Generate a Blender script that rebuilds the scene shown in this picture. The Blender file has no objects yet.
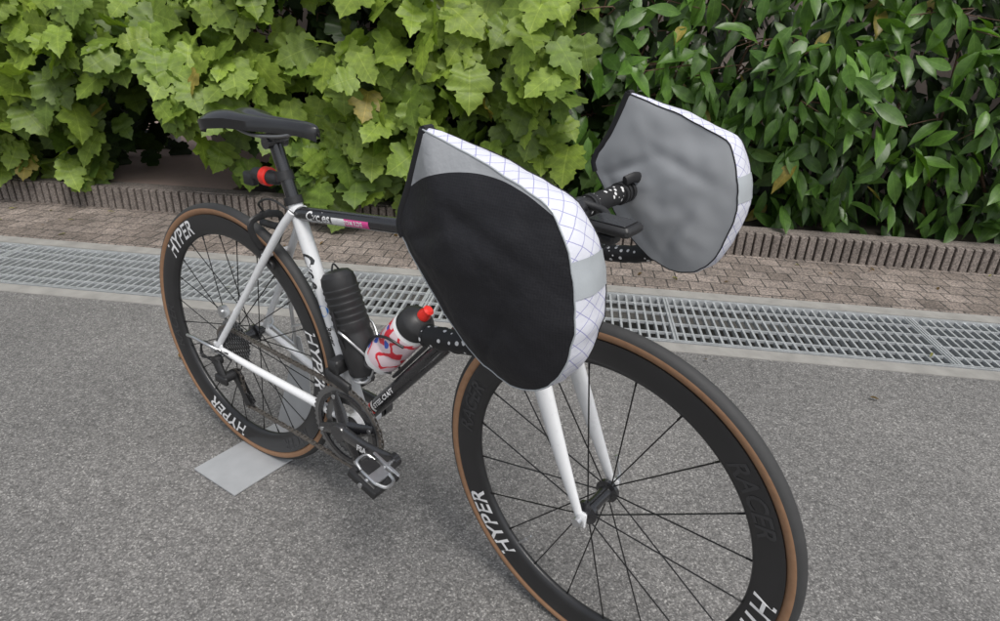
import bpy, numpy as np, math, random
from mathutils import Matrix, Vector, noise as mn
rng=np.random.default_rng(7); random.seed(7)
scene=bpy.context.scene
V=lambda *a: np.array(a,float)
# ------------------------------------------------------------------ materials
def new_mat(name):
    m=bpy.data.materials.new(name); m.use_nodes=True
    return m,m.node_tree,m.node_tree.nodes['Principled BSDF']
def N(nt,t,**k):
    n=nt.nodes.new(t)
    for a,b in k.items(): setattr(n,a,b)
    return n
def ramp(nt,src,stops,interp='LINEAR'):
    r=N(nt,'ShaderNodeValToRGB'); r.color_ramp.interpolation=interp
    e=r.color_ramp.elements
    e[0].position=stops[0][0]; e[0].color=(*stops[0][1],1)
    e[1].position=stops[1][0]; e[1].color=(*stops[1][1],1)
    for p,c in stops[2:]:
        x=e.new(p); x.color=(*c,1)
    nt.links.new(src,r.inputs[0]); return r.outputs[0]
def math_(nt,op,a,b=None,c=None):
    n=N(nt,'ShaderNodeMath',operation=op)
    for i,x in enumerate((a,b,c)):
        if x is None: continue
        if isinstance(x,(int,float)): n.inputs[i].default_value=x
        else: nt.links.new(x,n.inputs[i])
    return n.outputs[0]
def mix(nt,f,a,b,mode='MIX'):
    n=N(nt,'ShaderNodeMix',data_type='RGBA',blend_type=mode)
    for i,x in ((0,f),(6,a),(7,b)):
        if isinstance(x,(int,float)): n.inputs[i].default_value=x
        elif isinstance(x,tuple): n.inputs[i].default_value=(*x,1)
        else: nt.links.new(x,n.inputs[i])
    return n.outputs[2]
def coords(nt,kind='Object'):
    return N(nt,'ShaderNodeTexCoord').outputs[kind]
def noise_(nt,co,scale,detail=3,rough=.55):
    n=N(nt,'ShaderNodeTexNoise'); n.inputs['Scale'].default_value=scale; n.inputs['Detail'].default_value=detail
    n.inputs['Roughness'].default_value=rough; nt.links.new(co,n.inputs['Vector']); return n.outputs[0]
def voro(nt,co,scale,feature='F1',out='Distance'):
    n=N(nt,'ShaderNodeTexVoronoi',feature=feature); n.inputs['Scale'].default_value=scale
    nt.links.new(co,n.inputs['Vector']); return n.outputs[out]
def bump(nt,b,h,strength=.3,dist=.002):
    n=N(nt,'ShaderNodeBump'); n.inputs['Strength'].default_value=strength; n.inputs['Distance'].default_value=dist
    nt.links.new(h,n.inputs['Height']); nt.links.new(n.outputs[0],b.inputs['Normal']); return n
def simple(name,col,rough=.5,metal=0,coat=0,nscale=60,var=.12,bmp=.05,bs=200):
    m,nt,b=new_mat(name); co=coords(nt)
    n=noise_(nt,co,nscale,4)
    c=mix(nt,n,tuple(x*(1-var) for x in col),tuple(min(1,x*(1+var)) for x in col))
    nt.links.new(c,b.inputs['Base Color'])
    r=math_(nt,'MULTIPLY_ADD',n,.2,rough-.1); nt.links.new(r,b.inputs['Roughness'])
    b.inputs['Metallic'].default_value=metal; b.inputs['Coat Weight'].default_value=coat
    b.inputs['Coat Roughness'].default_value=.08
    if bmp: bump(nt,b,noise_(nt,co,bs,3),bmp,.001)
    return m
M={}
M['white']=simple('white_paint',(.76,.77,.78),.3,coat=.6,var=.05,bmp=0)
M['blackp']=simple('black_paint',(.014,.014,.016),.28,coat=.8,var=.2,bmp=0)
M['crank']=simple('crank_black',(.03,.03,.032),.3,coat=.8,var=.2,bmp=0)
M['blackm']=simple('black_matte',(.022,.022,.023),.45,var=.25,bmp=.1)
M['saddle']=simple('saddle_black',(.014,.014,.015),.34,coat=.4,var=.25,bmp=.1,bs=600)
M['rubber']=simple('rubber',(.04,.04,.04),.7,var=.2,bmp=.2)
M['rim']=simple('carbon_rim',(.018,.018,.019),.38,coat=.25,var=.3,nscale=25,bmp=0)
M['alu']=simple('aluminium',(.6,.61,.62),.32,metal=.9,bmp=.05)
M['steel']=simple('dark_steel',(.25,.25,.25),.35,metal=.8,bmp=.05)
M['chain']=simple('chain_steel',(.24,.22,.2),.35,metal=.8)
M['spoke']=simple('spoke_black',(.015,.015,.015),.35,metal=.3,bmp=0)
M['decal']=simple('white_decal',(.8,.8,.8),.5,var=.03,bmp=0)
M['ghost']=simple('grey_decal',(.038,.038,.04),.3,var=.05,bmp=0)
M['pink']=simple('pink_sticker',(.75,.08,.32),.45,var=.15,bmp=0)
M['blue']=simple('blue_sticker',(.03,.2,.6),.4,var=.1,bmp=0)
M['red']=simple('red_plastic',(.75,.03,.02),.35,var=.1,bmp=0)
M['stand']=simple('stand_grey_paint',(.36,.37,.38),.45,nscale=25,var=.15)
M['galv']=simple('galvanised_steel',(.50,.52,.53),.5,metal=.4,nscale=30,var=.3)
M['trench']=simple('trench_concrete_shaded',(.02,.02,.018),.95,nscale=8,var=.3)  # near-black colour stands in for shade down in the channel
M['conc']=simple('concrete',(.30,.29,.27),.9,nscale=12,var=.4,bmp=.5,bs=150)
M['soil']=simple('soil',(.05,.04,.03),.95,nscale=20,var=.5,bmp=.8,bs=60)
M['bark']=simple('bark',(.12,.07,.045),.85,nscale=40,var=.4,bmp=.5)
M['hem']=simple('black_webbing',(.012,.012,.014),.8,var=.2,bmp=.5,bs=900)
M['driveway']=simple('pink_concrete',(.36,.27,.23),.85,nscale=15,var=.15,bmp=.4)
m,nt,b=new_mat('tan_sidewall'); co=coords(nt)
nt.links.new(mix(nt,noise_(nt,co,90,4),(.24,.125,.065),(.36,.21,.12)),b.inputs['Base Color']); b.inputs['Roughness'].default_value=.7
bump(nt,b,noise_(nt,co,700,2),.3,.0006); M['tan']=m
# asphalt
m,nt,b=new_mat('asphalt'); co=coords(nt)
vc=voro(nt,co,330,'F1','Color'); sx=N(nt,'ShaderNodeSeparateColor'); nt.links.new(vc,sx.inputs[0])
c=ramp(nt,sx.outputs[0],[(0,(.13,.127,.124)),(.5,(.195,.19,.184)),(.82,(.25,.244,.236)),(.94,(.34,.333,.32)),(1,(.44,.43,.41))])
vd=voro(nt,co,130); dk=ramp(nt,vd,[(0,(1.1,1.1,1.1)),(.8,(.68,.68,.68))])
c=mix(nt,1.0,c,dk,'MULTIPLY')
pat=ramp(nt,noise_(nt,co,1.3,5),[(.3,(.84,.84,.84)),(.7,(1.16,1.15,1.14))]); c=mix(nt,1.0,c,pat,'MULTIPLY')
pat=ramp(nt,noise_(nt,co,35,3,.7),[(.3,(.78,.78,.78)),(.7,(1.18,1.18,1.18))]); c=mix(nt,1.0,c,pat,'MULTIPLY')
nt.links.new(c,b.inputs['Base Color']); b.inputs['Roughness'].default_value=.85
bump(nt,b,math_(nt,'MULTIPLY',vd,-1.0),.55,.004); M['asphalt']=m
# pavers
m,nt,b=new_mat('speckled_pavers'); uv=coords(nt,'UV'); co=coords(nt)
br=N(nt,'ShaderNodeTexBrick'); nt.links.new(uv,br.inputs['Vector']); br.inputs['Scale'].default_value=1
br.inputs['Brick Width'].default_value=.1; br.inputs['Row Height'].default_value=.1; br.inputs['Mortar Size'].default_value=.004; br.inputs['Mortar Smooth'].default_value=.5
br.inputs['Color1'].default_value=(.20,.17,.15,1); br.inputs['Color2'].default_value=(.30,.26,.235,1); br.inputs['Mortar'].default_value=(.06,.055,.05,1)
sp=ramp(nt,voro(nt,co,160,'F1','Color'),[(.2,(.55,.55,.55)),(.8,(1.35,1.3,1.25))])
c=mix(nt,1.0,br.outputs[0],sp,'MULTIPLY'); c=mix(nt,1.0,c,ramp(nt,noise_(nt,co,5,4),[(.3,(.65,.65,.65)),(.7,(1.2,1.2,1.2))]),'MULTIPLY')
nt.links.new(c,b.inputs['Base Color']); b.inputs['Roughness'].default_value=.9
bump(nt,b,math_(nt,'SUBTRACT',noise_(nt,co,120,3),br.outputs[1]),.6,.004); M['paver']=m
m,nt,b=new_mat('notched_stone'); co=coords(nt)
c=mix(nt,noise_(nt,co,9,5),(.13,.11,.095),(.28,.24,.215)); c=mix(nt,1.0,c,ramp(nt,voro(nt,co,170,'F1','Color'),[(.2,(.6,.6,.6)),(.8,(1.3,1.3,1.3))]),'MULTIPLY')
nt.links.new(c,b.inputs['Base Color']); b.inputs['Roughness'].default_value=.95; bump(nt,b,noise_(nt,co,120,3),.6,.004); M['kerb']=m
m,nt,b=new_mat('painted_wall'); co=coords(nt)
c=mix(nt,noise_(nt,co,3,5),(.34,.28,.25),(.44,.38,.35)); nt.links.new(c,b.inputs['Base Color']); b.inputs['Roughness'].default_value=.9
bump(nt,b,noise_(nt,co,80,4),.6,.004); M['wall']=m
# leaves
def leafmat(name,vein,rough):
    m,nt,b=new_mat(name); uv=coords(nt,'UV'); at=N(nt,'ShaderNodeAttribute',attribute_name='lc')
    s=N(nt,'ShaderNodeSeparateXYZ'); nt.links.new(uv,s.inputs[0])
    ax=math_(nt,'ABSOLUTE',s.outputs[0])
    mid=math_(nt,'LESS_THAN',ax,.013)
    fr=math_(nt,'FRACT',math_(nt,'MULTIPLY',math_(nt,'SUBTRACT',s.outputs[1],math_(nt,'MULTIPLY',ax,.75)),6.5))
    sv=math_(nt,'LESS_THAN',math_(nt,'ABSOLUTE',math_(nt,'SUBTRACT',fr,.5)),.05)
    vv=math_(nt,'MAXIMUM',mid,math_(nt,'MULTIPLY',sv,.6))
    co=coords(nt); nz=noise_(nt,co,30,3)
    c=mix(nt,1.0,at.outputs[0],ramp(nt,nz,[(.3,(.75,.75,.75)),(.7,(1.25,1.2,1.2))]),'MULTIPLY')
    c2=mix(nt,1.0,c,(1.6,1.45,1.7),'MULTIPLY'); c=mix(nt,math_(nt,'MULTIPLY',vv,vein),c,c2)
    nt.links.new(c,b.inputs['Base Color']); b.inputs['Roughness'].default_value=rough; b.inputs['Specular IOR Level'].default_value=.45
    hh=math_(nt,'SUBTRACT',math_(nt,'MULTIPLY',nz,.6),vv); bump(nt,b,hh,.35,.003)
    tr=N(nt,'ShaderNodeBsdfTranslucent'); nt.links.new(mix(nt,1.0,c,(1.3,1.4,.5),'MULTIPLY'),tr.inputs[0])
    ms=N(nt,'ShaderNodeMixShader'); ms.inputs[0].default_value=.3
    nt.links.new(b.outputs[0],ms.inputs[1]); nt.links.new(tr.outputs[0],ms.inputs[2])
    nt.links.new(ms.outputs[0],nt.nodes['Material Output'].inputs[0]); return m
M['leafA']=leafmat('lobed_leaf',.7,.5); M['leafB']=leafmat('glossy_leaf',.5,.36)
# mitt fabrics
m,nt,b=new_mat('xpac_white'); uv=coords(nt,'UV'); s=N(nt,'ShaderNodeSeparateXYZ'); nt.links.new(uv,s.inputs[0])
def dl(sign):
    q=math_(nt,'MULTIPLY_ADD',s.outputs[1],sign*.8,s.outputs[0])
    f=math_(nt,'FRACT',math_(nt,'DIVIDE',q,.019)); return math_(nt,'LESS_THAN',math_(nt,'ABSOLUTE',math_(nt,'SUBTRACT',f,.5)),.03)
ln=math_(nt,'MAXIMUM',dl(1),dl(-1)); co=coords(nt)
base=mix(nt,noise_(nt,co,40,4),(.62,.63,.70),(.72,.73,.79))
nt.links.new(mix(nt,ln,base,(.30,.30,.52)),b.inputs['Base Color']); b.inputs['Roughness'].default_value=.45
bump(nt,b,math_(nt,'ADD',noise_(nt,co,45,3),math_(nt,'MULTIPLY',ln,.2)),.45,.003); M['xpac']=m
def fabric(name,two):
    m,nt,b=new_mat(name); uv=coords(nt,'UV'); co=coords(nt); s=N(nt,'ShaderNodeSeparateXYZ'); nt.links.new(uv,s.inputs[0])
    grey=mix(nt,noise_(nt,co,10,2),(.30,.313,.328),(.345,.355,.37))
    big=noise_(nt,co,9,2,.5)
    if two:
        u_=math_(nt,'ADD',s.outputs[0],.06)
        thr=math_(nt,'ADD',math_(nt,'MULTIPLY_ADD',s.outputs[0],.36,.628),math_(nt,'MULTIPLY',math_(nt,'MULTIPLY',u_,u_),-3.0))
        msk=math_(nt,'GREATER_THAN',s.outputs[1],thr)
        fx=math_(nt,'LESS_THAN',math_(nt,'FRACT',math_(nt,'MULTIPLY',s.outputs[0],330)),.25); fy=math_(nt,'LESS_THAN',math_(nt,'FRACT',math_(nt,'MULTIPLY',s.outputs[1],330)),.25)
        rs=math_(nt,'MAXIMUM',fx,fy)
        blk=mix(nt,rs,(.012,.012,.015),(.017,.017,.020))
        nt.links.new(mix(nt,msk,blk,grey),b.inputs['Base Color'])
        nt.links.new(math_(nt,'MULTIPLY_ADD',msk,-.17,.58),b.inputs['Roughness'])
        nt.links.new(math_(nt,'MULTIPLY_ADD',msk,.1,.34),b.inputs['Specular IOR Level'])
        h=math_(nt,'MULTIPLY_ADD',noise_(nt,co,45,3,.6),.16,big); bump(nt,b,h,.6,.02)
    else:
        nt.links.new(grey,b.inputs['Base Color']); b.inputs['Roughness'].default_value=.42; bump(nt,b,big,.4,.012)
    return m
M['outer']=fabric('mitt_outer_fabric',True); M['inner']=fabric('mitt_grey_fabric',False)
M['refl']=simple('reflective_tape',(.42,.45,.47),.35,metal=.1,var=.08,bs=500,bmp=.2)
m,nt,b=new_mat('dotted_bar_tape'); co=coords(nt)
d=voro(nt,co,85); nt.links.new(mix(nt,math_(nt,'LESS_THAN',d,.26),(.014,.014,.015),(.7,.7,.7)),b.inputs['Base Color']); b.inputs['Roughness'].default_value=.6
M['tape']=m
m,nt,b=new_mat('printed_bottle'); co=coords(nt)
n1=noise_(nt,co,26,2,.4); n2=noise_(nt,co,38,1,.3)
r1=math_(nt,'LESS_THAN',math_(nt,'ABSOLUTE',math_(nt,'SUBTRACT',n1,.5)),.05)
c=mix(nt,r1,(.75,.6,.64),(.7,.03,.05)); c=mix(nt,math_(nt,'GREATER_THAN',n2,.66),c,(.05,.12,.5))
nt.links.new(c,b.inputs['Base Color']); b.inputs['Roughness'].default_value=.3; M['bottle']=m
# ------------------------------------------------------------------ mesh helpers
def empty(name):
    e=bpy.data.objects.new(name,None); e.empty_display_size=.1; scene.collection.objects.link(e); return e
class B:
    def __init__(s): s.v=[];s.f=[];s.m=[];s.uv=[];s.n=0
    def add(s,v,f,mi=0,uv=None):
        v=np.asarray(v,float).reshape(-1,3)
        s.v.append(v); s.f+= [tuple(int(i)+s.n for i in q) for q in f]; s.m+=[mi]*len(f) if isinstance(mi,int) else list(mi)
        s.uv.append(np.zeros((len(v),2)) if uv is None else np.asarray(uv,float)); s.n+=len(v)
    def obj(s,name,mats,parent=None,smooth=True,angle=40):
        me=bpy.data.meshes.new(name); v=np.concatenate(s.v)
        me.from_pydata(v.tolist(),[],s.f)
        for k in mats: me.materials.append(M[k])
        me.polygons.foreach_set('material_index',s.m)
        uv=np.concatenate(s.uv); ul=me.uv_layers.new(name='UVMap')
        li=np.empty(len(me.loops),np.int32); me.loops.foreach_get('vertex_index',li)
        ul.data.foreach_set('uv',uv[li].ravel())
        if smooth:
            me.polygons.foreach_set('use_smooth',[True]*len(me.polygons))
            try: me.set_sharp_from_angle(angle=math.radians(angle))
            except Exception: pass
        me.update(); o=bpy.data.objects.new(name,me); scene.collection.objects.link(o)
        if parent: o.parent=parent
        return o
def nrm(a): a=np.asarray(a,float); return a/np.linalg.norm(a)
def tube(bd,P,r,n=12,mi=0,flat=None,up=None,caps=True):
    P=np.array(P,float); k=len(P); r=np.broadcast_to(np.array(r,float),(k,)) ; flat=1. if flat is None else flat
    T=np.gradient(P,axis=0) if k>2 else np.array([P[1]-P[0]]*2)
    T/=np.linalg.norm(T,axis=1)[:,None]
    ref=np.array(up if up is not None else ([0,0,1] if abs(T[0][2])<.9 else [1,0,0]),float)
    vs=[];a=np.linspace(0,2*math.pi,n,endpoint=False)
    for i in range(k):
        e1=ref-(ref@T[i])*T[i]; e1/=np.linalg.norm(e1); e2=np.cross(T[i],e1)
        if up is None: ref=e1
        vs.append(P[i]+r[i]*(np.cos(a)[:,None]*e1+flat*np.sin(a)[:,None]*e2))
    f=[]
    for i in range(k-1):
        for j in range(n): f.append((i*n+j,i*n+(j+1)%n,(i+1)*n+(j+1)%n,(i+1)*n+j))
    if caps: f.append(tuple(range(n))[::-1]); f.append(tuple((k-1)*n+j for j in range(n)))
    bd.add(np.concatenate(vs),f,mi)
def spline(P,n=8):
    P=np.array(P,float); Q=np.vstack([2*P[0]-P[1],P,2*P[-1]-P[-2]]); out=[]
    for i in range(1,len(Q)-2):
        for t in np.linspace(0,1,n,endpoint=False):
            a,b_,c,d=Q[i-1],Q[i],Q[i+1],Q[i+2]
            out.append(.5*((2*b_)+(-a+c)*t+(2*a-5*b_+4*c-d)*t*t+(-a+3*b_-3*c+d)*t**3))
    out.append(P[-1]); return np.array(out)
def lathe(bd,prof,c,ax,n=32,mi=0,e1=None,closed=False):
    ax=nrm(ax); e1=nrm(np.cross(ax,[0,0,1]) if abs(ax[2])<.9 else np.cross(ax,[1,0,0])) if e1 is None else e1
    e2=np.cross(ax,e1); a=np.linspace(0,2*math.pi,n,endpoint=False); vs=[]
    for y,r in prof: vs.append(c+ax*y+r*(np.cos(a)[:,None]*e1+np.sin(a)[:,None]*e2))
    k=len(prof); f=[];ms=[]
    for i in range(k if closed else k-1):
        i2=(i+1)%k
        for j in range(n):
            f.append((i*n+j,i*n+(j+1)%n,i2*n+(j+1)%n,i2*n+j)); ms.append(mi if isinstance(mi,int) else mi[i])
    if not closed:
        f.append(tuple(range(n))[::-1]); f.append(tuple((k-1)*n+j for j in range(n))); ms+= [ms[0],ms[-1]]
    bd.add(np.concatenate(vs),f,ms)
def box(bd,c,ex,ey,ez,hx,hy,hz,mi=0,bev=0):
    c=np.array(c,float);ex,ey,ez=map(lambda q:np.array(q,float),(ex,ey,ez))
    if bev<=0:
        v=[c+ex*hx*a+ey*hy*b_+ez*hz*d for a in(-1,1) for b_ in(-1,1) for d in(-1,1)]
        bd.add(v,[(0,1,3,2),(4,6,7,5),(0,4,5,1),(2,3,7,6),(0,2,6,4),(1,5,7,3)],mi); return
    o=[(hx-bev,hy),(hx,hy-bev),(hx,-hy+bev),(hx-bev,-hy),(-hx+bev,-hy),(-hx,-hy+bev),(-hx,hy-bev),(-hx+bev,hy)][::-1]
    vs=[]
    for z,k in((-hz,1),(-hz+bev,0),(hz-bev,0),(hz,1)):
        for x,y in o:
            x2=x-math.copysign(bev*.7*k,x);y2=y-math.copysign(bev*.7*k,y); vs.append(c+ex*x2+ey*y2+ez*z)
    f=[]
    for i in range(3):
        for j in range(8): f.append((i*8+j,i*8+(j+1)%8,(i+1)*8+(j+1)%8,(i+1)*8+j))
    f.append(tuple(range(8))[::-1]); f.append(tuple(24+j for j in range(8))); bd.add(vs,f,mi)
X,Y,Z=V(1,0,0),V(0,1,0),V(0,0,1)
def text_geo(body,size,shear=0.,offset=0.):
    cu=bpy.data.curves.new('tmp','FONT'); cu.body=body; cu.size=size; cu.shear=shear; cu.offset=offset
    cu.align_x='CENTER'; cu.align_y='CENTER'; cu.resolution_u=3
    o=bpy.data.objects.new('tmp',cu); scene.collection.objects.link(o)
    dg=bpy.context.evaluated_depsgraph_get(); dg.update()
    me=bpy.data.meshes.new_from_object(o.evaluated_get(dg))
    v=np.array([x.co[:] for x in me.vertices]); f=[tuple(p.vertices) for p in me.polygons]
    bpy.data.objects.remove(o); bpy.data.curves.remove(cu); bpy.data.meshes.remove(me)
    return v,f
# ------------------------------------------------------------------ frames
H=math.radians(73)
def rot(axis,a):
    k=nrm(axis);K=np.array([[0,-k[2],k[1]],[k[2],0,-k[0]],[-k[1],k[0],0]])
    return np.eye(3)+math.sin(a)*K+(1-math.cos(a))*K@K
SA=V(-math.cos(H),0,math.sin(H)); PERP=V(math.sin(H),0,math.cos(H))
A0=V(.97441,0,.336)-.045*PERP; R=rot(SA,-.0943)
def FW(u,v,w): return A0+R@V(u,v,w)
U,VV,W=R@X,R@Y,R@Z
def SAX(s,v=0): return FW(SA[0]*s,v,SA[2]*s)
FC=A0+R@(.045*PERP)
bike=empty('bicycle')
# ------------------------------------------------------------------ wheel
def rimhw(r):
    return float(np.interp(r,[.262,.266,.275,.300,.311],[.003,.0075,.0105,.013,.0125]))
def wheel(name,c,e1,e3,ey,nsp,rear,texts,ghosts):
    par=empty(name); par.parent=bike
    bd=B(); pr=[];mi=[]
    for k in range(24):
        a=2*math.pi*(k/24); pr.append((.0138*math.sin(a)*.98,.322+.014*math.cos(a)))
        aa=min(a+math.pi/24,2*math.pi-(a+math.pi/24)); mi.append(0 if abs(math.degrees(aa))<68 else 1)
    lathe(bd,pr,c,ey,n=160,mi=mi,e1=e1,closed=True); bd.obj('tyre',['rubber','tan'],par)
    bd=B(); rr=[.262,.2635,.266,.275,.300,.311]
    pr=[(0,.2612)]+[(rimhw(r),r) for r in rr]+[(-rimhw(r),r) for r in rr[::-1]]
    lathe(bd,pr,c,ey,n=160,e1=e1,closed=True); bd.obj('rim',['rim'],par)
    bd=B()
    def put(body,size,phi,side,mi,r0=.288):
        v,f=text_geo(body,size,.25,size*.018); q=[]
        for x,y,_ in v:
            r=r0+y*1.0; ph=phi-side*x*1.0/r0
            q.append(c+r*(math.cos(ph)*e1+math.sin(ph)*e3)-side*ey*(rimhw(r)+.0007))
        bd.add(q,f,mi)
    for t in texts:
        put('HYPER',.050,math.radians(t),1,0); put('HYPER',.050,math.radians(t),-1,0)
    for t in ghosts:
        put('RACER',.040,math.radians(t),1,1)
    bd.obj('rim_lettering',['decal','ghost'],par,smooth=False)
    bd=B(); fl=(.034,.034) if not rear else (.018,.036)
    for i in range(nsp):
        a=2*math.pi*(i+.5)/nsp; sd=-1 if i%2 else 1
        off=(.0 if not rear else (.55 if (i//2)%2 else -.55)); off=off or (.12 if (i//2)%2 else -.12)
        o=fl[0] if sd<0 else fl[1]
        rh=.02; p0=c+rh*(math.cos(a+off*1.6)*e1+math.sin(a+off*1.6)*e3)+ey*sd*o
        p1=c+.263*(math.cos(a)*e1+math.sin(a)*e3)+ey*sd*.001
        tube(bd,[p0,p1],.0013,6,up=ey)
        d=nrm(p1-p0); tube(bd,[p1-d*.012,p1],.0019,6)
    bd.obj('spokes',['spoke'],par)
    bd=B()
    w=.05 if not rear else .065
    pr=[(-w,.006),(-w,.009),(-w+.008,.010),(-fl[0]-.006,.014),(-fl[0]-.004,.021),(-fl[0]+.004,.021),(-fl[0]+.007,.013),(0,.0115),(fl[1]-.007,.013),(fl[1]-.004,.021),(fl[1]+.004,.021),(fl[1]+.006,.013),(w-.008,.01),(w,.009),(w,.006)]
    lathe(bd,pr,c,ey,n=28); bd.obj('hub',['blackp'],par)
    bd=B(); ww=w+.014
    lathe(bd,[(-ww-.004,.002),(-ww-.004,.0075),(-ww+.004,.0085),(-ww+.006,.004),(ww-.006,.004),(ww-.004,.0085),(ww+.004,.0075),(ww+.004,.002)],c,ey,n=20)
    q=c+ey*(ww+.004) ; tube(bd,[q,q+ey*.008+e3*.01,q+ey*.008+e3*.045-e1*.012],[.004,.004,.003],8)
    va=math.radians(232 if not rear else 25); dv=math.cos(va)*e1+math.sin(va)*e3
    tube(bd,[c+dv*.262,c+dv*.232],.0028,8); tube(bd,[c+dv*.232,c+dv*.215],[.0022,.0016],8)
    bd.obj('skewer_and_valve',['alu'],par)
    return par
wheel('front_wheel',FC,U,W,VV,20,False,[220,-14],[165,33])
wheel('rear_wheel',V(0,0,.336),X,Z,Y,24,True,[250,8,130],[190,310])
# ------------------------------------------------------------------ frame
BB=V(.41,0,.268); ST=nrm(V(-.165,0,.467)); DT=nrm(V(.274,0,.313))
A0w=V(.931,0,.323)
bd=B(); tube(bd,[BB,BB+ST*.485],.0155,20); 
for sd in(-1,1):
    tube(bd,spline([BB+V(-.01,sd*.022,.0),V(.30,sd*.036,.284),V(.12,sd*.056,.314),V(0.005,sd*.066,.334)],6),np.interp(np.linspace(0,1,19),[0,.4,1],[.012,.010,.007]),14)
    tube(bd,spline([BB+ST*.468+V(.005,sd*.016,0),V(.215,sd*.026,.652),V(.10,sd*.050,.482),V(.0,sd*.066,.34)],6),[.0085]*10+[.0075]*9,14)
    box(bd,V(.0,sd*.066,.333),X,Y,Z,.016,.003,.016,bev=.002)
tube(bd,[V(.172,-.034,.60),V(.172,.034,.60)],.006,10); tube(bd,[V(.33,-.035,.282),V(.33,.035,.282)],.006,10)
lathe(bd,[(-.034,.02),(-.034,.022),(.034,.022),(.034,.02)],BB,Y,n=28)
bd.obj('frame_rear_white',['white'],bike)
bd=B(); tj=BB+ST*.462; hj=A0w+SA*.458
tube(bd,[tj,hj],.0145,20); tube(bd,[BB,A0w+SA*.412],.0165,20); tube(bd,[A0w+SA*.388,A0w+SA*.497],.019,22)
bd.obj('frame_front_black',['blackp'],bike)
bd=B(); lathe(bd,[(-.004,.02),(-.004,.0215),(.005,.0215),(.005,.02)],A0w+SA*.388,SA,n=24); lathe(bd,[(-.004,.02),(-.004,.021),(.009,.018),(.012,.015)],A0w+SA*.498,SA,n=24)
lathe(bd,[(-.008,.016),(-.008,.0185),(.008,.0185),(.008,.016)],BB+ST*.488,ST,n=24)
lathe(bd,[(-.046,.012),(-.046,.019),(-.034,.021),(.034,.021),(.046,.019),(.046,.012)],BB,Y,n=24)
bd.obj('headset_and_clamps',['blackm'],bike)
bd=B(); cr=SAX(.372)
for sd in(-1,1):
    p=[SAX(.384,sd*.012),SAX(.378,sd*.030),FW(-.098,sd*.041,.335),FW(-.055,sd*.047,.235),FW(.0,sd*.051,.105),FW(.038,sd*.053,.022)]
    tube(bd,spline(p,6),np.interp(np.linspace(0,1,31),[0,.25,.45,1],[.014,.020,.0215,.0078]),16,flat=.66,up=U)
    box(bd,FC+VV*sd*.053,U,VV,W,.011,.003,.015,bev=.002)
tube(bd,[SAX(.366),SAX(.392)],.020,20)
bd.obj('fork',['white'],bike)
bd=B()
bc=SAX(.372)+U*.04
for sd in(-1,1):
    tube(bd,spline([bc+VV*sd*-.01+W*.02,bc+VV*sd*.035+W*.012,bc+VV*sd*.038-W*.02,bc+VV*sd*.022-W*.045],5),.008,8,flat=.6)
tube(bd,[bc-U*.03,bc+U*.012],.008,10)
for sd in(-1,1):
    box(bd,FC+.303*nrm(bc-FC)+VV*sd*.0205+U*.0,U,VV,W,.026,.005,.007,bev=.002)
    box(bd,V(.0,0,.336)+.303*nrm(V(.172,0,.60)-V(0,0,.336))+Y*sd*.0205,nrm(V(.6,0,-.4)),Y,Z,.026,.005,.007,bev=.002)
rb=V(.150,0,.66)
for sd in(-1,1):
    tube(bd,spline([rb+Y*sd*-.012+Z*.022,rb+Y*sd*.036+Z*.012,rb+Y*sd*.036-Z*.02,rb+Y*sd*.02-Z*.05],5),.008,8,flat=.6)
tube(bd,[rb+X*.04,rb-X*.014],.008,10)
bd.obj('brake_calipers',['blackm'],bike)
# ------------------------------------------------------------------ seatpost + saddle
bd=B(); tube(bd,[BB+ST*.48,BB+ST*.60],.0136,20); 
hd=BB+ST*.606; tube(bd,[hd-Y*.024,hd+Y*.024],.012,14); box(bd,hd+Z*.010,X,Y,Z,.022,.020,.005,bev=.002)
bd.obj('seatpost',['blackp'],bike)
bd=B()
for sd in(-1,1):
    tube(bd,spline([V(.305,sd*.008,.874),V(.26,sd*.018,.859),V(.20,sd*.022,.852),V(.15,sd*.022,.852),V(.085,sd*.030,.872)],6),.0036,8)
bd.obj('saddle_rails',['steel'],bike)
bd=B(); st=[(.044,.044,.884),(.050,.061,.889),(.075,.071,.893),(.105,.066,.893),(.14,.050,.890),(.18,.034,.888),(.22,.024,.888),(.27,.020,.889),(.31,.017,.888),(.328,.012,.885),(.336,.005,.881)]
st=spline([V(*s) for s in st],3); nn=21; vs=[]
for x,hw,zt in st:
    tail=max(0,min(1,(.13-x)/.08)); th=.006+.004*max(0,min(1,(.3-x)/.2))
    for k in range(nn):
        s=-1+2*k/(nn-1)
        z=zt-(.010+.012*tail)*abs(s)**2.6 -.007*math.exp(-(s*4)**2)*(1 if x<.29 else .3)
        vs.append((x+.034*tail*math.exp(-(s*2.2)**2),s*hw,z))
    for k in range(nn):
        s=1-2*k/(nn-1); skirt=.010 if abs(s)>.9 else .002
        vs.append((x+.034*tail*math.exp(-(s*2.2)**2),s*hw*.94,zt-(.010+.012*tail)*abs(s)**2.6-th-skirt))
f=[];m2=2*nn
for i in range(len(st)-1):
    for j in range(m2): f.append((i*m2+j,(i+1)*m2+j,(i+1)*m2+(j+1)%m2,i*m2+(j+1)%m2))
f.append(tuple(range(m2))); f.append(tuple((len(st)-1)*m2+j for j in range(m2))[::-1])
bd.add(vs,f); bd.obj('saddle',['saddle'],bike,angle=60)
bd=B(); lc=V(.175,0,.765)
lathe(bd,[(-.042,.008),(-.042,.013),(-.012,.016)],lc,X,n=24,mi=1); lathe(bd,[(-.012,.017),(-.010,.0195),(.004,.0195),(.006,.017)],lc,X,n=24,mi=0)
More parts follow.
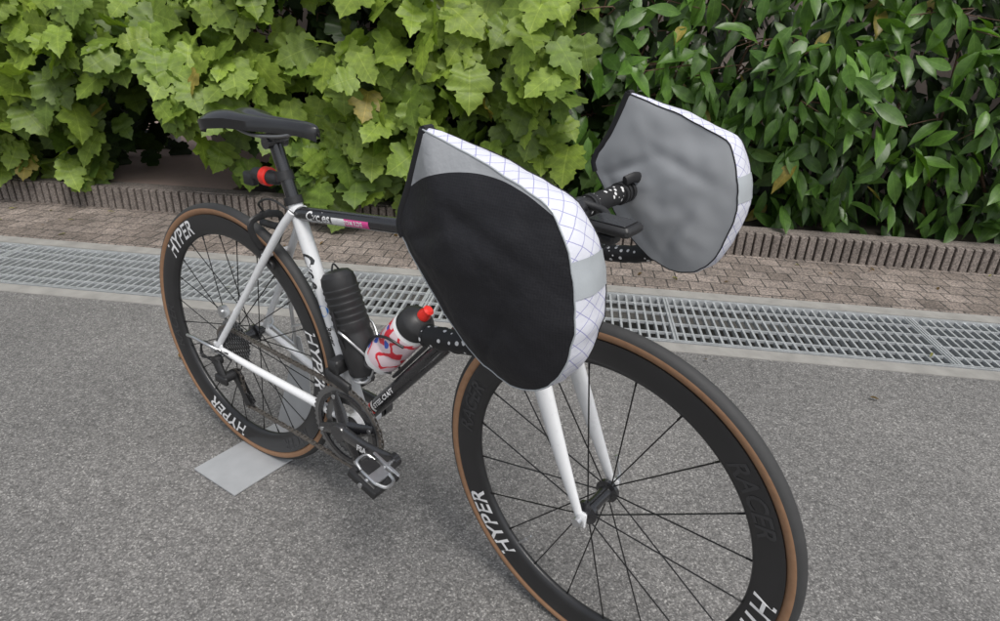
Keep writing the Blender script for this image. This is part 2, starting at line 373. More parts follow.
lathe(bd,[(.006,.015),(.03,.013),(.045,.008)],lc,X,n=20,mi=1); lathe(bd,[(-.009,.0168),(-.009,.0182),(.009,.0182),(.009,.0168)],V(.2275,0,.775),ST,n=20,mi=1)
box(bd,V(.115,-.0,.752),X,Y,Z,.016,.009,.014,mi=1,bev=.003)
bd.obj('tail_light',['red','blackm'],bike)
# ------------------------------------------------------------------ drivetrain
def toothed(bd,c,r,teeth,th,mi=0,rin=0.,td=.004):
    n=teeth*4; a=np.linspace(0,2*math.pi,n,endpoint=False); rad=np.where(np.arange(n)%4<2,r,r-td)
    vs=[]; 
    for y in(-th/2,th/2):
        for k in range(n): vs.append(c+V(rad[k]*math.cos(a[k]),y,rad[k]*math.sin(a[k])))
        for k in range(n): vs.append(c+V(rin*math.cos(a[k]),y,rin*math.sin(a[k])))
    f=[]
    for k in range(n):
        j=(k+1)%n
        f+=[(k,j,n+j,n+k),(2*n+k,3*n+k,3*n+j,2*n+j),(k,2*n+k,2*n+j,j),(n+k,n+j,3*n+j,3*n+k)]
    bd.add(vs,f,mi)
bd=B(); C1=BB-Y*.047
toothed(bd,C1,.102,50,.003,0,.078); toothed(bd,C1+Y*.007,.074,34,.003,0,.056)
lathe(bd,[(-.002,.077),(-.002,.087),(.002,.087),(.002,.077)],C1-Y*.0015,Y,n=60,mi=1,closed=True)
for k,a in enumerate([20,110,200,290]):
    a=math.radians(a); d=V(math.cos(a),0,math.sin(a)); tube(bd,[C1-Y*.006+d*.015,C1-Y*.004+d*.05,C1-Y*.002+d*.088],[.020,.015,.011],10,flat=.45,up=np.cross(d,Y),mi=1)
    lathe(bd,[(-.002,.002),(-.002,.005),(.0,.005)],C1-Y*.008+d*.078,Y,n=10,mi=2)
bd.obj('chainrings',['steel','blackp','alu'],bike)
bd=B(); PR=V(.58,-.088,.287); PL=V(.24,.088,.249)
for s,P in((-1,PR),(1,PL)):
    q=V(.41,s*.062,.268); P2=P-Y*s*.002
    tube(bd,spline([q,q*.5+P2*.5+Y*s*.006,P2],6),np.interp(np.linspace(0,1,13),[0,.15,.5,1],[.020,.017,.0145,.0135]),16,flat=.55,up=Z)
    lathe(bd,[(-.013,.010),(-.013,.019),(-.009,.021),(.012,.021),(.012,.012)],q,Y*s*-1,n=24)
    lathe(bd,[(-.007,.009),(-.007,.0145),(.007,.0145),(.007,.009)],P2,Y,n=20)
bd.obj('crank_arms',['crank'],bike)
tg=B()
v,f=text_geo('FSA',.020,.3,.0008); q0=V(.41,-.062,.268); d=nrm(PR-q0); up=nrm(np.cross(d,Y)); up=up if up[2]>0 else -up; c=(PR+q0)/2-Y*.0165
tg.add([c+d*x+up*y for x,y,_ in v],f); tg.obj('crank_logo',['decal'],bike,smooth=False)
for s,P in((-1,PR),(1,PL)):
    bd=B(); c=P+Y*s*.052+Z*0
    tube(bd,[P,P+Y*s*.09],.005,10,mi=1)
    e=nrm(V(.92,0,-.35)); g=np.cross(e,Y); g=g if g[2]>0 else -g
    for k in(-1,1):
        box(bd,c+e*k*.030,e,Y,g,.006,.034,.008,mi=0,bev=.002)
        box(bd,c+Y*k*.031,e,Y,g,.036,.004,.009,mi=(1 if k*s<0 else 0),bev=.002)
    box(bd,c,e,Y,g,.022,.020,.011,mi=1,bev=.003)
    box(bd,c+g*.011-e*.014,e,Y,g,.012,.016,.004,mi=0,bev=.001); box(bd,c-g*.011+e*.014,e,Y,g,.012,.016,.004,mi=0,bev=.001)
    tube(bd,spline([c+e*.020-Y*.018+g*.010,c+e*.038-Y*.010+g*.012,c+e*.038+Y*.010+g*.012,c+e*.020+Y*.018+g*.010],5),.0035,8,mi=1)
    tube(bd,spline([c-e*.020-Y*.018+g*.010,c-e*.038-Y*.012+g*.012,c-e*.038+Y*.012+g*.012,c-e*.020+Y*.018+g*.010],5),.0035,8,mi=1)
    bd.obj('pedal',['blackm','alu'],bike)
bd=B()
for k in range(11): toothed(bd,V(0,-.020-.0036*k,.336),.0575-.0033*k,max(12,30-2*k),.0017,0,.017)
lathe(bd,[(.015,.019),(.0605,.019),(.062,.012)],V(0,0,.336),-Y,n=24,mi=1)
bd.obj('cassette',['steel','blackm'],bike)
bd=B(); a=V(.008,-.076,.31); g1=V(.035,-.05,.262); g2=V(.068,-.05,.205)
tube(bd,[a+Y*.006,a-Y*.012],.012,14); tube(bd,[a-Y*.006,V(.028,-.082,.268)],[.013,.012],10,flat=.7); tube(bd,[V(.028,-.09,.268),V(.028,-.055,.268)],.013,14)
for dy in(-.0075,.0075): tube(bd,[g1+Y*dy+V(-.01,0,.012),(g1+g2)/2+Y*dy,g2+Y*dy+V(.005,0,-.008)],[.013,.008,.012],10,flat=.18,up=nrm(V(.9,0,.4)))
toothed(bd,g1,.020,11,.004); toothed(bd,g2,.020,11,.004)
box(bd,V(.035,-.0925,.272),X,Y,Z,.022,.004,.010,bev=.002)
tube(bd,spline([V(-.01,-.075,.31),V(-.055,-.08,.30),V(-.05,-.072,.335),V(.04,-.068,.332)],6),.0025,8)
box(bd,V(.392,-.046,.378),nrm(V(.9,0,-.25)),Y,Z,.036,.006,.012,bev=.003); box(bd,V(.378,-.03,.405),X,Y,Z,.014,.018,.016,bev=.004)
tube(bd,[BB+ST*.135+X*.0,BB+ST*.15],.0175,20)
bd.obj('derailleurs',['blackm'],bike)
bd=B()
def arc(c,r,a0,a1,n): return [c+V(r*math.cos(t),0,r*math.sin(t)) for t in np.radians(np.linspace(a0,a1,n))]
cc=V(.41,-.047,.268); ck=V(0,-.036,.336); path=arc(ck,.043,250,98,14)+arc(cc,.099,98,-100,30)+[V(.25,-.048,.18)]+arc(V(.068,-.05,.205),.018,300,200,4)+arc(V(.035,-.05,.262),.018,20,140,5)
path=np.array(path); sg=np.linalg.norm(np.diff(path,axis=0),axis=1); cs=np.concatenate([[0],np.cumsum(sg)]); L=cs[-1]; nl=int(L/.0127)
pp=np.array([[np.interp(k*L/nl,cs,path[:,i]) for i in range(3)] for k in range(nl+1)])
for k in range(nl):
    d=nrm(pp[k+1]-pp[k]); mid=(pp[k]+pp[k+1])/2; w=.0034 if k%2 else .0022
    for s in(-1,1): box(bd,mid+Y*s*w,d,Y,np.cross(d,Y),.0078,.0006,.0038)
    tube(bd,[pp[k]-Y*.0045,pp[k]+Y*.0045],.0025,6)
bd.obj('chain',['chain'],bike,smooth=False)
# ------------------------------------------------------------------ cockpit
bd=B()
s1=SAX(.522); tube(bd,[SAX(.497),SAX(.548)],.0165,18); bc=FW(-.058,0,.50)
tube(bd,[s1,s1*.5+bc*.5,bc],[.0165,.0145,.016],16); tube(bd,[bc-VV*.024,bc+VV*.024],.0195,20)
tube(bd,[SAX(.548),SAX(.551)],.0155,18)
bd.obj('stem',['blackp'],bike)
bd=B(); rg=B()
for s in(-1,1):
    P=[FW(-.058,s*.03,.50),FW(-.058,s*.10,.50),FW(-.058,s*.175,.50),FW(-.045,s*.203,.50),FW(-.005,s*.21,.497),FW(.022,s*.212,.478),FW(.030,s*.213,.45),FW(.018,s*.215,.415),FW(-.015,s*.217,.392),FW(-.06,s*.219,.375),FW(-.128,s*.221,.362)]
    q=spline(P,8); tube(bd,q,.0158+.0006*np.sin(np.arange(len(q))*1.9),16)
    lathe(bd,[(-.002,.012),(-.002,.0165),(.003,.0165),(.006,.012)],q[-1],nrm(q[-1]-q[-2]),n=18)
    for v_ in(.055,.062,.150,.160,.172): lathe(rg,[(-.003,.0155),(-.003,.0185),(.003,.0185),(.003,.0155)],FW(-.058,s*v_,.50),VV,n=20)
    tube(rg,spline([FW(-.05,s*.150,.522),FW(-.045,s*.168,.526),FW(-.042,s*.19,.522)],5),.009,10,flat=.6)
bd.obj('handlebar',['tape'],bike); rg.obj('bar_straps',['blackm'],bike)
bd=B()
for s in(-1,1):
    tube(bd,spline([FW(.0,s*.21,.505),FW(.03,s*.212,.51),FW(.06,s*.212,.525),FW(.072,s*.212,.54)],5),[.017]*10+[.016,.016,.014,.012,.010,.008],14)
    tube(bd,spline([FW(.062,s*.212,.52),FW(.075,s*.214,.49),FW(.072,s*.217,.45),FW(.058,s*.22,.415)],5),.006,10,flat=.6)
bd.obj('brake_levers',['rubber'],bike)
bd=B(); tube(bd,spline([FW(-.05,.03,.512),FW(-.02,.035,.506),FW(.0,.02,.498),FW(.015,.0,.493)],5),.006,10); tube(bd,[FW(-.058,.022,.50),FW(-.058,.036,.50)],.019,18)
box(bd,FW(.018,.0,.500),U,VV,W,.036,.024,.007,mi=0,bev=.004); box(bd,FW(.012,0,.482),U,VV,W,.015,.013,.008,mi=0,bev=.004)
bd.obj('bike_computer',['blackm'],bike)
bd=B(); box(bd,FW(.018,0,.5082),U,VV,W,.028,.019,.0008,bev=.0004); bd.obj('computer_screen',['blackp'],bike)
bd=B()
tube(bd,spline([FW(-.05,.08,.49),FW(.0,.05,.47),FW(-.03,.0,.43),FW(-.075,-.0,.40)],8),.0024,8)
tube(bd,spline([FW(-.05,-.08,.49),FW(.01,-.06,.45),FW(-.06,-.04,.38),A0w+SA*.40+V(-.06,-.022,-.06),BB+DT*.30+V(0,-.018,0)],8),.0024,8)
tube(bd,spline([V(.27,-.012,.70),V(.22,-.03,.73),V(.16,-.02,.71),rb+Z*.02],8),.0024,8)
tube(bd,spline([V(.06,-.075,.325),V(-.03,-.082,.35),V(-.05,-.08,.31),V(-.005,-.08,.30)],8),.0024,8)
bd.obj('cables',['blackm'],bike)
def text_tube(bd,body,size,p,d,r,mi,flip=1,shear=.2,off=.0005,lat=0.0):
    v,f=text_geo(body,size,shear,off); d=nrm(d); up=nrm(np.cross(Y,d)); up=up if up[2]>0 or abs(up[2])<1e-3 else -up
    if flip<0: up=-up
    q=[]
    for x,y,_ in v:
        y2=y+lat; y2=max(-r*.98,min(r*.98,y2)); q.append(p+d*x+up*y2-Y*(math.sqrt(r*r-y2*y2)+.0006))
    bd.add(q,f,mi)
def patch(bd,p,d,r,s0,s1,y0,y1,mi):
    d=nrm(d); up=np.cross(Y,d); up=nrm(up if up[2]>0 else -up); vs=[];n=8
    for s in(s0,s1):
        for k in range(n+1):
            y=y0+(y1-y0)*k/n; vs.append(p+d*s+up*y-Y*(math.sqrt(max(0,r*r-y*y))+.0005))
    bd.add(vs,[(k,k+1,n+2+k,n+1+k) for k in range(n)],mi)
bd=B(); td=nrm(hj-tj)
text_tube(bd,'Cycles',.026,tj+td*.075,td,.0145,0)
patch(bd,tj,td,.0145,.115,.150,-.010,.004,0); patch(bd,tj,td,.0145,.150,.215,-.010,.004,1)
text_tube(bd,'CUSTOM RIDE',.011,tj+td*.163+Z*0,td,.0149,0,lat=-.003,shear=0)
text_tube(bd,'STEEL CRAFT',.014,BB+DT*.12,DT,.0165,0,shear=.1); patch(bd,BB,DT,.0165,.06,.066,-.014,.014,4); patch(bd,BB,DT,.0165,.07,.076,-.014,.014,0)
text_tube(bd,'Cycle',.034,BB+ST*.345,-ST,.0155,3,shear=.3,off=.001)
v=[];c0=BB+ST*.255
for k in range(20):
    a=2*math.pi*k/20; y=.0125*math.sin(a); x=.0125*math.cos(a); v.append(c0+ST*x+nrm(np.cross(Y,ST))*y-Y*(math.sqrt(.0155**2-y*y)+.0006))
bd.add(v,[tuple(range(20))],2)
text_tube(bd,'Racer',.018,BB+ST*.20,-ST,.0155,3,shear=.2)
bd.obj('frame_decals',['decal','pink','blue','blackp','red'],bike,smooth=False)
bd=B()
def cage(o,ax_,out,L0,L1,r):
    side=nrm(np.cross(ax_,out))
    for s in(-1,1):
        tube(bd,spline([o+ax_*(L0+.02)+side*s*.012-out*(r*.98),o+ax_*(L0+.0)+side*s*r*.9,o+ax_*(L0-.004)+out*r*.5+side*s*.02,o+ax_*(L0+.03)+out*r*1.02+side*s*.014,o+ax_*(L0+.10)+out*r*.4+side*s*r*1.0,o+ax_*(L0+.12)-out*r*.6+side*s*r*.85],6),.0028,8)
    box(bd,o+ax_*(L0+.08)-out*(r+.006),ax_,side,out,.07,.009,.003,bev=.001)
dn=nrm(V(-DT[2],0,DT[0])); sn=nrm(V(ST[2],0,-ST[0]))
cage(BB+dn*.066,DT,dn,.165,.3,.040); bd.obj('bottle_cage',['blackm'],bike)
bd=B(); cage(BB+sn*.060,ST,sn,.105,.3,.040); bd.obj('canister_cage',['alu'],bike)
wb=empty('water_bottle'); o=BB+dn*.066+DT*.165
bd=B(); lathe(bd,[(0,.030),(.003,.035),(.02,.0375),(.055,.0375),(.06,.0355),(.066,.0355),(.071,.0375),(.128,.0372),(.142,.032)],o,DT,n=40,mi=[1,1,0,0,0,0,0,1]); bd.obj('bottle_body',['bottle','decal'],wb)
bd=B(); lathe(bd,[(.136,.030),(.137,.0355),(.157,.0355),(.163,.033),(.174,.019),(.177,.014)],o,DT,n=36); bd.obj('bottle_cap',['blackm'],wb)
bd=B(); lathe(bd,[(.175,.012),(.185,.0125),(.193,.010),(.199,.0105),(.203,.006)],o,DT,n=24); bd.obj('bottle_nozzle',['red'],wb)
tc=empty('tool_canister'); o=BB+sn*.060+ST*.108
bd=B(); 
pr=[(0,.028),(.003,.0335),(.01,.036),(.085,.037),(.093,.0345),(.100,.0345),(.106,.037)]
for k in range(6): a=.115+k*.014; pr+=[(a,.0372),(a+.004,.0372),(a+.006,.0355),(a+.011,.0355)]
pr+=[(.200,.036),(.215,.0335),(.224,.026),(.227,.015)]
lathe(bd,pr,o,ST,n=36); bd.obj('canister_body',['blackm'],tc,angle=30)
bd=B(); tube(bd,spline([o+ST*.07-Y*.038+sn*.0,o+ST*.11-Y*.042,o+ST*.15-Y*.039],5),.003,8); tube(bd,spline([o+ST*.225-Y*.01,o+ST*.24,o+ST*.225+Y*.01],5),.002,8); bd.obj('canister_pull',['hem'],tc)
# ------------------------------------------------------------------ stand
sd_=empty('bicycle_stand')
bd=B(); box(bd,V(.030,-.03,.004),X,Y,Z,.083,.125,.0025,bev=.001)
vs=[V(-.045,.094,.004),V(.105,.094,.004),V(.075,.128,.20),V(.0,.128,.20),V(.05,.13,.30),V(.02,.13,.30)]
vs2=[q+Y*.003 for q in vs]; bd.add(vs+vs2,[(0,1,2,3),(3,2,4,5),(6,9,8,7),(9,11,10,8),(0,6,7,1),(1,7,8,2),(2,8,10,4),(4,10,11,5),(5,11,9,3),(3,9,6,0)])
bd.obj('stand_plate',['stand'],sd_,smooth=False)
bd=B()
tube(bd,[V(.035,.128,.27),V(.0,.085,.336),V(-.01,.078,.336)],.006,10)
tube(bd,spline([V(.035,.128,.25),V(.04,.118,.44),V(.055,.09,.452),V(.062,.06,.44)],6),.005,10)
tube(bd,spline([V(.02,-.074,.336),V(-.01,-.088,.35),V(-.06,-.088,.352),V(-.10,-.082,.345)],6),.004,10)
lathe(bd,[(-.006,.008),(-.006,.015),(.006,.015),(.006,.008)],V(.045,-.066,.445),Y,n=18)
lathe(bd,[(-.009,.003),(-.009,.007),(.0,.007)],V(.045,-.066,.445),Y,n=12)
bd.obj('stand_hooks',['alu'],sd_)
# ------------------------------------------------------------------ mitts
prof=[(-.085,.650),(-.003,.630),(.052,.612),(.092,.594),(.117,.548),(.1265,.500),(.126,.455),(.113,.415),(.090,.389),(.055,.377),(.022,.383),(-.018,.402),(-.066,.446),(-.108,.494),(-.128,.522),(-.128,.545),(-.112,.58)]
gw=[.014,.032,.038,.046,.058,.060,.056,.048,.036,.022,.016,.016,.022,.034,.046,.046,.034]
def mitt(name,side):
    par=empty(name)
    A=np.array(prof)
    if side>0: A=np.array([(u_-(.014 if w_<.47 else (.006 if w_<.56 else 0)),w_) for u_,w_ in prof])
    GWc=np.array(gw)
    full=np.column_stack([A,GWc]); sm3=spline(np.vstack([full,full[0]]),5)[:-1]
    sm=sm3[:,:2]; gws=sm3[:,2]; n=len(sm); cen=V(.0,.50)
    # uneven sewn edge
    for j in range(3,n-3):
        w_=mn.noise(Vector((j*.45,side*7.,2.)))*.0022; dd_=nrm(sm[j]-cen); sm[j]=sm[j]+dd_*w_
    if side<0: vo=np.full(n,-.262); vi=vo+gws
    else: vi=np.full(n,.194); vo=vi+gws
    cs=np.concatenate([[0],np.cumsum(np.linalg.norm(np.diff(sm,axis=0),axis=1))])
    def panel(v0,sgn,mat,bn,pf):
        bd=B(); rings=24; vs=[];uv=[]
        for k in range(rings+1):
            q=1-k/rings
            for j,p in enumerate(sm):
                xy=cen+(p-cen)*q; mid=v0.mean()
                puff=pf*(1-q**2.4)+.006*(mn.noise(Vector((xy[0]*14,xy[1]*14,side*3+sgn)))+.4*mn.noise(Vector((xy[0]*34,xy[1]*34,side*5+sgn))))*(1-q**6)
                for (cx,cy,nx,ny,am,wd) in((-.06,.46,.72,.69,.007,.010),(.02,.42,.9,-.43,.006,.009),(.03,.55,.35,.94,.004,.012),(-.08,.53,.45,-.89,.004,.008)):
                    dcr=(xy[0]-cx)*nx+(xy[1]-cy)*ny; al=abs((xy[0]-cx)*ny-(xy[1]-cy)*nx)
                    puff-=am*math.exp(-(dcr/wd)**2-(al/.08)**2)*(1-q**4)
                vv_=mid+(v0[j]-mid)*q**1.5
                vs.append(FW(xy[0],vv_+sgn*puff,xy[1])); uv.append(xy)
                if k==rings: break
        f=[]
        for k in range(rings-1):
            for j in range(n): f.append((k*n+j,k*n+(j+1)%n,(k+1)*n+(j+1)%n,(k+1)*n+j))
        last=rings*n
        for j in range(n): f.append(((rings-1)*n+j,(rings-1)*n+(j+1)%n,last))
        bd.add(vs,f,0,uv); return bd.obj(bn,[mat],par)
    panel(vo,side,'outer','outer_panel',.026 if side<0 else .045); panel(vi,-side,'inner','inner_panel',.040 if side<0 else .014)
    def strip(bd,i0,i1,mi,lift,m_=8):
        vs=[];uv=[];ks=list(range(i0,i1+1))
        for k in ks:
            p=sm[k%n]; pn=sm[(k+1)%n]-sm[(k-1)%n]; nv=nrm(V(pn[1],-pn[0]))
            if nv@(p-cen)<0: nv=-nv
            for j in range(m_+1):
                t=j/m_; bl=lift+(.006*gws[k%n]/.06+.0035*mn.noise(Vector((cs[k%n]*32,t*2,side))))*4*t*(1-t)
                e=p+nv*bl; vs.append(FW(e[0],vo[k%n]+(vi[k%n]-vo[k%n])*t,e[1])); uv.append((cs[k%n],(t-.5)*gws[k%n]))
        f=[(a*(m_+1)+j,a*(m_+1)+j+1,(a+1)*(m_+1)+j+1,(a+1)*(m_+1)+j) for a in range(len(ks)-1) for j in range(m_)]
        bd.add(vs,f,mi,uv)
    bd=B(); strip(bd,0,50,0,0); strip(bd,50,70,1,0); strip(bd,20,24,2,.0012); bd.obj('gusset',['xpac','inner','refl'],par)
    bd=B()
    for v0,rr_ in((vo,.0011),(vi,.0011)):
        tube(bd,[FW(p[0],v0[k],p[1]) for k,p in enumerate(sm[:71])],rr_,6,mi=0 if (v0 is vo)==(side<0) else 1)
    hp=[k%n for k in range(69,n+1)]
    for v0 in(vo,vi):
        P=[FW(sm[k][0],v0[k],sm[k][1]) for k in hp]; tube(bd,P,[.0055]*len(P),10,mi=1,flat=.4,up=U)
    k=hp[-1]; tube(bd,[FW(sm[k][0],vo[k],sm[k][1]),FW(sm[k][0],vi[k],sm[k][1])],.0045,8,mi=1)
    bd.obj('hem_and_piping',['refl' if side<0 else 'hem','hem'],par)
    return par
mitt('handlebar_mitt',-1); mitt('handlebar_mitt',1)
# ------------------------------------------------------------------ setting
TT=V(.890,.456,0); NN=V(-.456,.890,0)
def G(t,n,z=0.): return TT*t+NN*n+Z*z
def slab(name,mat,t0,t1,n0,n1,z1,z0,par=None,seg=1):
    bd=B(); q=[(t0,n0),(t1,n0),(t1,n1),(t0,n1)]
    bd.add([G(a,b_,z1) for a,b_ in q]+[G(a,b_,z0) for a,b_ in q],[(0,1,2,3),(0,4,5,1),(1,5,6,2),(2,6,7,3),(3,7,4,0)],0,q+q)
    return bd.obj(name,[mat],par,smooth=False)
slab('ground','soil',-300,300,-300,300,-.15,-.16)
slab('road','asphalt',-40,40,-40,.785,0,-.14)
dr=empty('drain_channel')
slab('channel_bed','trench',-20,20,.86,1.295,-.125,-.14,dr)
slab('channel_edge_near','conc',-20,20,.785,.852,.003,-.14,dr)
slab('channel_edge_far','conc',-20,20,1.303,1.38,.003,-.14,dr)
bd=B(); T0,T1=-5.,6.; tl=1.0
for k in range(int(T0/.034),int(T1/.034)):
    t=k*.034; box(bd,G(t,1.0775,-.010),TT,NN,Z,.0042,.205,.010)
for n_ in(.945,1.03,1.125,1.21): box(bd,G((T0+T1)/2,n_,-.0045),TT,NN,Z,(T1-T0)/2,.0032,.0055)
for n_ in(.864,.872+.004,1.2805,1.291): box(bd,G((T0+T1)/2,n_,-.011),TT,NN,Z,(T1-T0)/2,.003,.015)
t=T0+.22
while t<T1:
    box(bd,G(t-.006,1.0775,-.010),TT,NN,Z,.0035,.200,.0145); box(bd,G(t+.006,1.0775,-.010),TT,NN,Z,.0035,.200,.0145); t+=tl
bd.obj('drain_grate',['galv'],dr,smooth=False)
slab('paved_walkway','paver',-20,20,1.38,1.94,.006,-.14)
kb=empty('notched_kerb'); bd=B()
box(bd,G(.5,2.0,.0),TT,NN,Z,6,.045,.132)
t=-5.
while t<6:
    h=.138+random.uniform(-.003,.003); box(bd,G(t+.022,1.948+random.uniform(-.002,.002),h/2-.01),TT,NN,Z,.0165+random.uniform(-.001,.001),.022,h/2,bev=.003); t+=.044
bd.obj('kerb_blocks',['kerb'],kb,smooth=False)
slab('planting_bed','soil',-1.15,6,2.046,3.2,.10,-.14)
slab('driveway','driveway',-8,-1.153,2.046,7,.125,-.14)
slab('wall','wall',-1.9,8,3.2,3.35,2.3,-.14)
gt=empty('gate'); bd=B()
for t in(-2.25,-3.2,-4.4): box(bd,G(t,3.27,.65),TT,NN,Z,.04,.04,.55,bev=.006)
for z in(.30,1.1): box(bd,G(-3.3,3.27,z),TT,NN,Z,1.1,.018,.025,bev=.004)
box(bd,G(-3.3,3.285,.7),TT,NN,Z,1.1,.006,.38)
bd.obj('gate_panel',['white'],gt)
slab('house_wall','wall',-9,-1.6,7.1,7.3,3,-.14)
# ------------------------------------------------------------------ foliage
def leaf_base(half,fold,droop):
    h=np.array(half,float); k=len(h); my=np.linspace(0,1,k); vs=[]
    for y in my: vs.append((0,y,0))
    for s in(-1,1):
        for x,y in h: vs.append((s*x,y,0))
    vs=np.array(vs); f=[]
    for i in range(k-1): f.append((i,i+1,k+i+1,k+i)); f.append((i,2*k+i,2*k+i+1,i+1))
    uv=vs[:,:2].copy()
    vs[:,2]=fold*np.abs(vs[:,0])-droop*vs[:,1]**2-.35*vs[:,0]**2+.03*np.sin(vs[:,1]*14+vs[:,0]*9)*np.abs(vs[:,0])*3; return vs,f,uv
lobed=[(0,0),(.09,-.05),(.19,-.08),(.27,-.02),(.36,-.01),(.37,.07),(.45,.13),(.42,.20),(.36,.26),(.44,.30),(.47,.36),(.55,.42),(.50,.49),(.50,.56),(.40,.58),(.30,.57),(.28,.63),(.34,.69),(.29,.75),(.29,.83),(.20,.85),(.15,.92),(.08,.95),(0,1.05)]
lance=[(0,0),(.05,.06),(.12,.18),(.18,.35),(.195,.5),(.175,.64),(.125,.78),(.055,.91),(0,1.03)]
def leaves(name,mat,base,P,Nn,D,S,Cc,par):
    vs,f,uv=base; n=len(P); k=len(vs)
    Nn=Nn/np.linalg.norm(Nn,axis=1)[:,None]; D=D-(D*Nn).sum(1)[:,None]*Nn; D/=np.linalg.norm(D,axis=1)[:,None]; Sd=np.cross(D,Nn)
    var=rng.uniform(.4,1.7,(n,1,1)); tw=rng.uniform(-.25,.25,(n,1,1))
    loc=vs[None]*np.ones((n,1,1)); zz=loc[:,:,2:3]*var+tw*loc[:,:,0:1]*loc[:,:,1:2]; xx=loc[:,:,0:1]*rng.uniform(.82,1.12,(n,1,1))+tw*.35*loc[:,:,1:2]**2
    Wv=P[:,None,:]+S[:,None,None]*(xx*Sd[:,None,:]+loc[:,:,1:2]*D[:,None,:]+zz*Nn[:,None,:])
    q=np.array(f); F=(q[None]+ (np.arange(n)*k)[:,None,None]).reshape(-1,4)
    me=bpy.data.meshes.new(name); nv=n*k; nf=len(F)
    me.vertices.add(nv); me.vertices.foreach_set('co',Wv.reshape(-1)); me.loops.add(nf*4); me.loops.foreach_set('vertex_index',F.reshape(-1).astype(np.int32))
    me.polygons.add(nf); me.polygons.foreach_set('loop_start',np.arange(0,nf*4,4,dtype=np.int32)); me.update(calc_edges=True)
    me.polygons.foreach_set('use_smooth',np.ones(nf,bool))
    ul=me.uv_layers.new(name='UVMap'); U_=np.tile(uv,(n,1)); ul.data.foreach_set('uv',U_[F.reshape(-1)].ravel())
    ca=me.color_attributes.new('lc','FLOAT_COLOR','POINT'); c4=np.concatenate([np.repeat(Cc,k,0),np.ones((nv,1))],1); ca.data.foreach_set('color',c4.ravel())
    me.materials.append(M[mat]); me.validate(); o=bpy.data.objects.new(name,me); scene.collection.objects.link(o); o.parent=par; return o
def cloud(n,t0,t1,z0f,z1f,nf,depth,deep,size,cols,cull=.0,upw=.6,shade_mul=.5,yel=.015):
    P=[];ND=[];D=[];S=[];C=[]
    while len(P)<n:
        t=random.uniform(t0,t1); a_,b_=z0f(t),z1f(t); z=random.uniform(a_,b_)
        surf=nf(t,z)+.16*mn.noise(Vector((t*2.6,z*2.6,1.3)))+.08*mn.noise(Vector((t*7,z*7,4.)))
        dd=random.random()**1.6*depth if random.random()>deep else random.uniform(depth,.8)
        if mn.noise(Vector((t*4.0,z*4.0,9+dd*4)))<-.24+cull and dd<depth: continue
        P.append(G(t,surf+dd,z)); r=rng.normal(size=3)
        ND.append(-NN*.75+Z*upw+r*.42+TT*.1); D.append(-Z*.75-NN*.35+rng.normal(size=3)*.5)
        S.append(random.uniform(*size)*(1 if dd<depth else .9))
        k=mn.noise(Vector((t*2.2,z*2.2,5.)))*.5+.5; k=min(1,max(0,k*.6+random.random()*.45+(z-.8)*.25-dd*.7))  # depth term paints inner shade into the leaf colour
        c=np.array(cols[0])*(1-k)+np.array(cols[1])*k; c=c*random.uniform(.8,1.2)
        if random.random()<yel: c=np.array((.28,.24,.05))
        if dd>depth: c=c*shade_mul  # deep leaves get a darker colour as painted shade
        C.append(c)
    return map(np.array,(P,ND,D,S,C))
shA=empty('hydrangea_shrub'); shB=empty('laurel_hedge')
def zA0(t):
    if t>-.95: return .18
    if t>-1.55: return min(.80,.18+(-.95-t)*1.6)
    return max(.18,.80-(-1.55-t)*1.6)
zA1=lambda t: 1.80
nA=lambda t,z: 2.0-.24*math.sin(min(1,max(0,(z-.1)/1.3))*math.pi)
lb=leaf_base(lobed,.22,.22); ll=leaf_base(lance,.35,.25)
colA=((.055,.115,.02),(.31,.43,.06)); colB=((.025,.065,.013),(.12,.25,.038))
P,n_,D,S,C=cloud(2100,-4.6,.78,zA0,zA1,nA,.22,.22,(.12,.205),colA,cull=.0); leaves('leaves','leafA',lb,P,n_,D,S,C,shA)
P,n_,D,S,C=cloud(1500,-4.6,1.0,zA0,lambda t:1.95,lambda t,z:nA(t,z)+.28,.3,.5,(.14,.20),((.015,.035,.008),(.05,.09,.02)),cull=-1,yel=0); leaves('shaded_inner_leaves','leafA',lb,P,n_,D,S,C,shA)  # backing leaves coloured dark to paint the shaded gaps
zB1=lambda t: 1.9 if t<1.62 else (max(1.12,1.9-(t-1.62)*3.2) if t<1.9 else min(1.9,1.12+(t-1.9)*2.2))
nB=lambda t,z: 2.13-.14*math.sin(min(1,max(0,(z-.1)/1.2))*math.pi)
zB0=lambda t:.14
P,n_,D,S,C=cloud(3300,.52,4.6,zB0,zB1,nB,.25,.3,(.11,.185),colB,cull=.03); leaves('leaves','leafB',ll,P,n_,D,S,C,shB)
P,n_,D,S,C=cloud(3600,-.9,4.6,zB0,zB1,lambda t,z:nB(t,z)+.25,.3,.5,(.12,.18),((.012,.03,.008),(.035,.07,.015)),cull=-1,yel=0); leaves('shaded_inner_leaves','leafB',ll,P,n_,D,S,C,shB)  # same here: shade between outer leaves is put into the dark colours
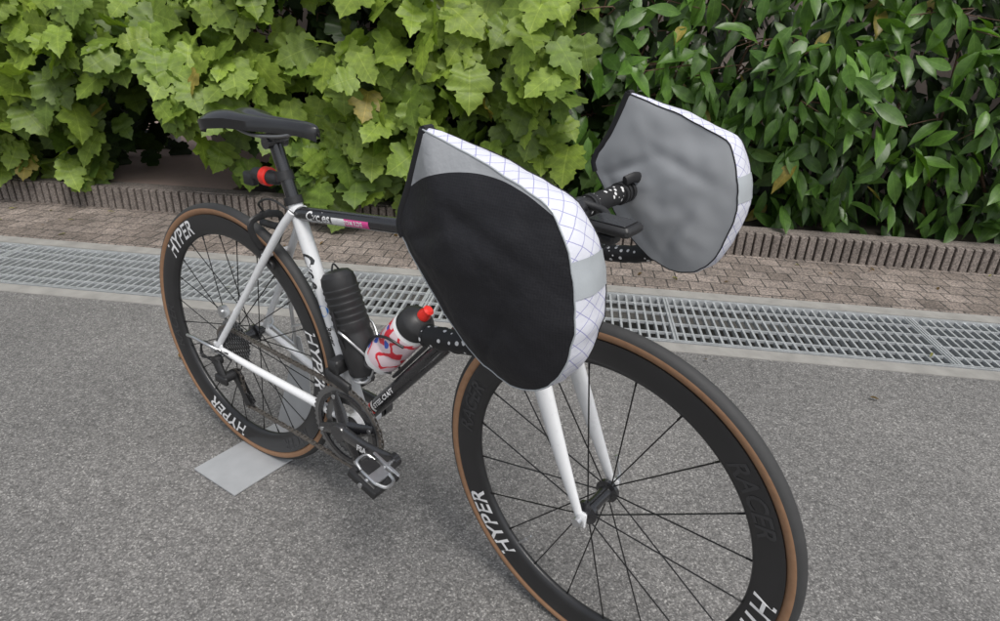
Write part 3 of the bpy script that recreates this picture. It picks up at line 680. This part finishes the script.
for par,ta,tb,cnt,nm in((shA,-.9,.8,26,'branches'),(shB,.6,4.1,30,'branches')):
    bd=B()
    for k in range(cnt):
        t=random.uniform(ta,tb); p0=G(t,2.35+random.uniform(-.1,.2),.08); t2=t+random.uniform(-.5,.5)-(0.5 if par is shA and t<-.3 else 0)
        zt=random.uniform(.8,1.5) if par is shA else random.uniform(.6,zB1(t2)-.15)
        top=G(t2,2.1+random.uniform(-.05,.3),zt)
        md=(p0+top)/2+NN*random.uniform(0,.1)+TT*random.uniform(-.08,.08); tube(bd,spline([p0,md,top],6),np.linspace(.012,.004,13),7)
        for j in range(3):
            q=md+(top-md)*random.random(); tube(bd,spline([q,q-NN*.10+TT*random.uniform(-.15,.15)+Z*.06,q-NN*.18+TT*random.uniform(-.3,.3)+Z*.02],4),np.linspace(.005,.002,9),6)
    bd.obj(nm,['bark'],par)
P=[];ND=[];D=[];S=[];C=[]
for k in range(80):
    t=random.uniform(-3,4); n__=random.uniform(.3,1.93) if random.random()<.2 else random.uniform(1.45,1.93)
    P.append(G(t,n__,.013)); ND.append(Z+rng.normal(size=3)*.15); a=random.uniform(0,6.28); D.append(V(math.cos(a),math.sin(a),0)); S.append(random.uniform(.015,.04)); C.append(random.choice([(.2,.12,.04),(.12,.08,.03),(.2,.2,.05)]))
leaves('fallen_leaves','leafB',ll,*map(np.array,(P,ND,D,S,C)),None)
# ------------------------------------------------------------------ light, world, camera
w=bpy.data.worlds.new('World'); scene.world=w; w.use_nodes=True; nt=w.node_tree; bg=nt.nodes['Background']
EL,AZ=math.radians(60),math.radians(-30)
sky=nt.nodes.new('ShaderNodeTexSky'); sky.sky_type='NISHITA'; sky.sun_disc=False; sky.sun_elevation=EL; sky.sun_rotation=math.radians(90)-AZ; sky.dust_density=3; sky.air_density=1
hs=nt.nodes.new('ShaderNodeHueSaturation'); hs.inputs['Saturation'].default_value=.35; nt.links.new(sky.outputs[0],hs.inputs['Color']); nt.links.new(hs.outputs[0],bg.inputs[0]); bg.inputs[1].default_value=.15
sl=bpy.data.lights.new('sun','SUN'); sl.energy=2.1; sl.angle=math.radians(22); sl.color=(1,.97,.93)
so=bpy.data.objects.new('sun',sl); scene.collection.objects.link(so)
sd=Vector((math.cos(AZ)*math.cos(EL),math.sin(AZ)*math.cos(EL),math.sin(EL))); so.rotation_euler=sd.to_track_quat('Z','Y').to_euler()
yaw,pitch,roll=2.14781,-.43292,.0425
ff=V(math.cos(yaw)*math.cos(pitch),math.sin(yaw)*math.cos(pitch),math.sin(pitch)); r=nrm(np.cross(ff,Z)); u=np.cross(r,ff)
r2=math.cos(roll)*r+math.sin(roll)*u; u2=-math.sin(roll)*r+math.cos(roll)*u
cd=bpy.data.cameras.new('camera'); cd.sensor_width=36; cd.lens=633.36/1000*36; cd.clip_end=2000; cd.clip_start=.02
co_=bpy.data.objects.new('camera',cd); scene.collection.objects.link(co_)
mt=Matrix.Identity(4)
for i in range(3): mt[i][0]=r2[i]; mt[i][1]=u2[i]; mt[i][2]=-ff[i]; mt[i][3]=(1.28693,-.81471,1.07971)[i]
co_.matrix_world=mt; scene.camera=co_
scene.view_settings.view_transform='Standard'; scene.view_settings.look='None'; scene.view_settings.exposure=0
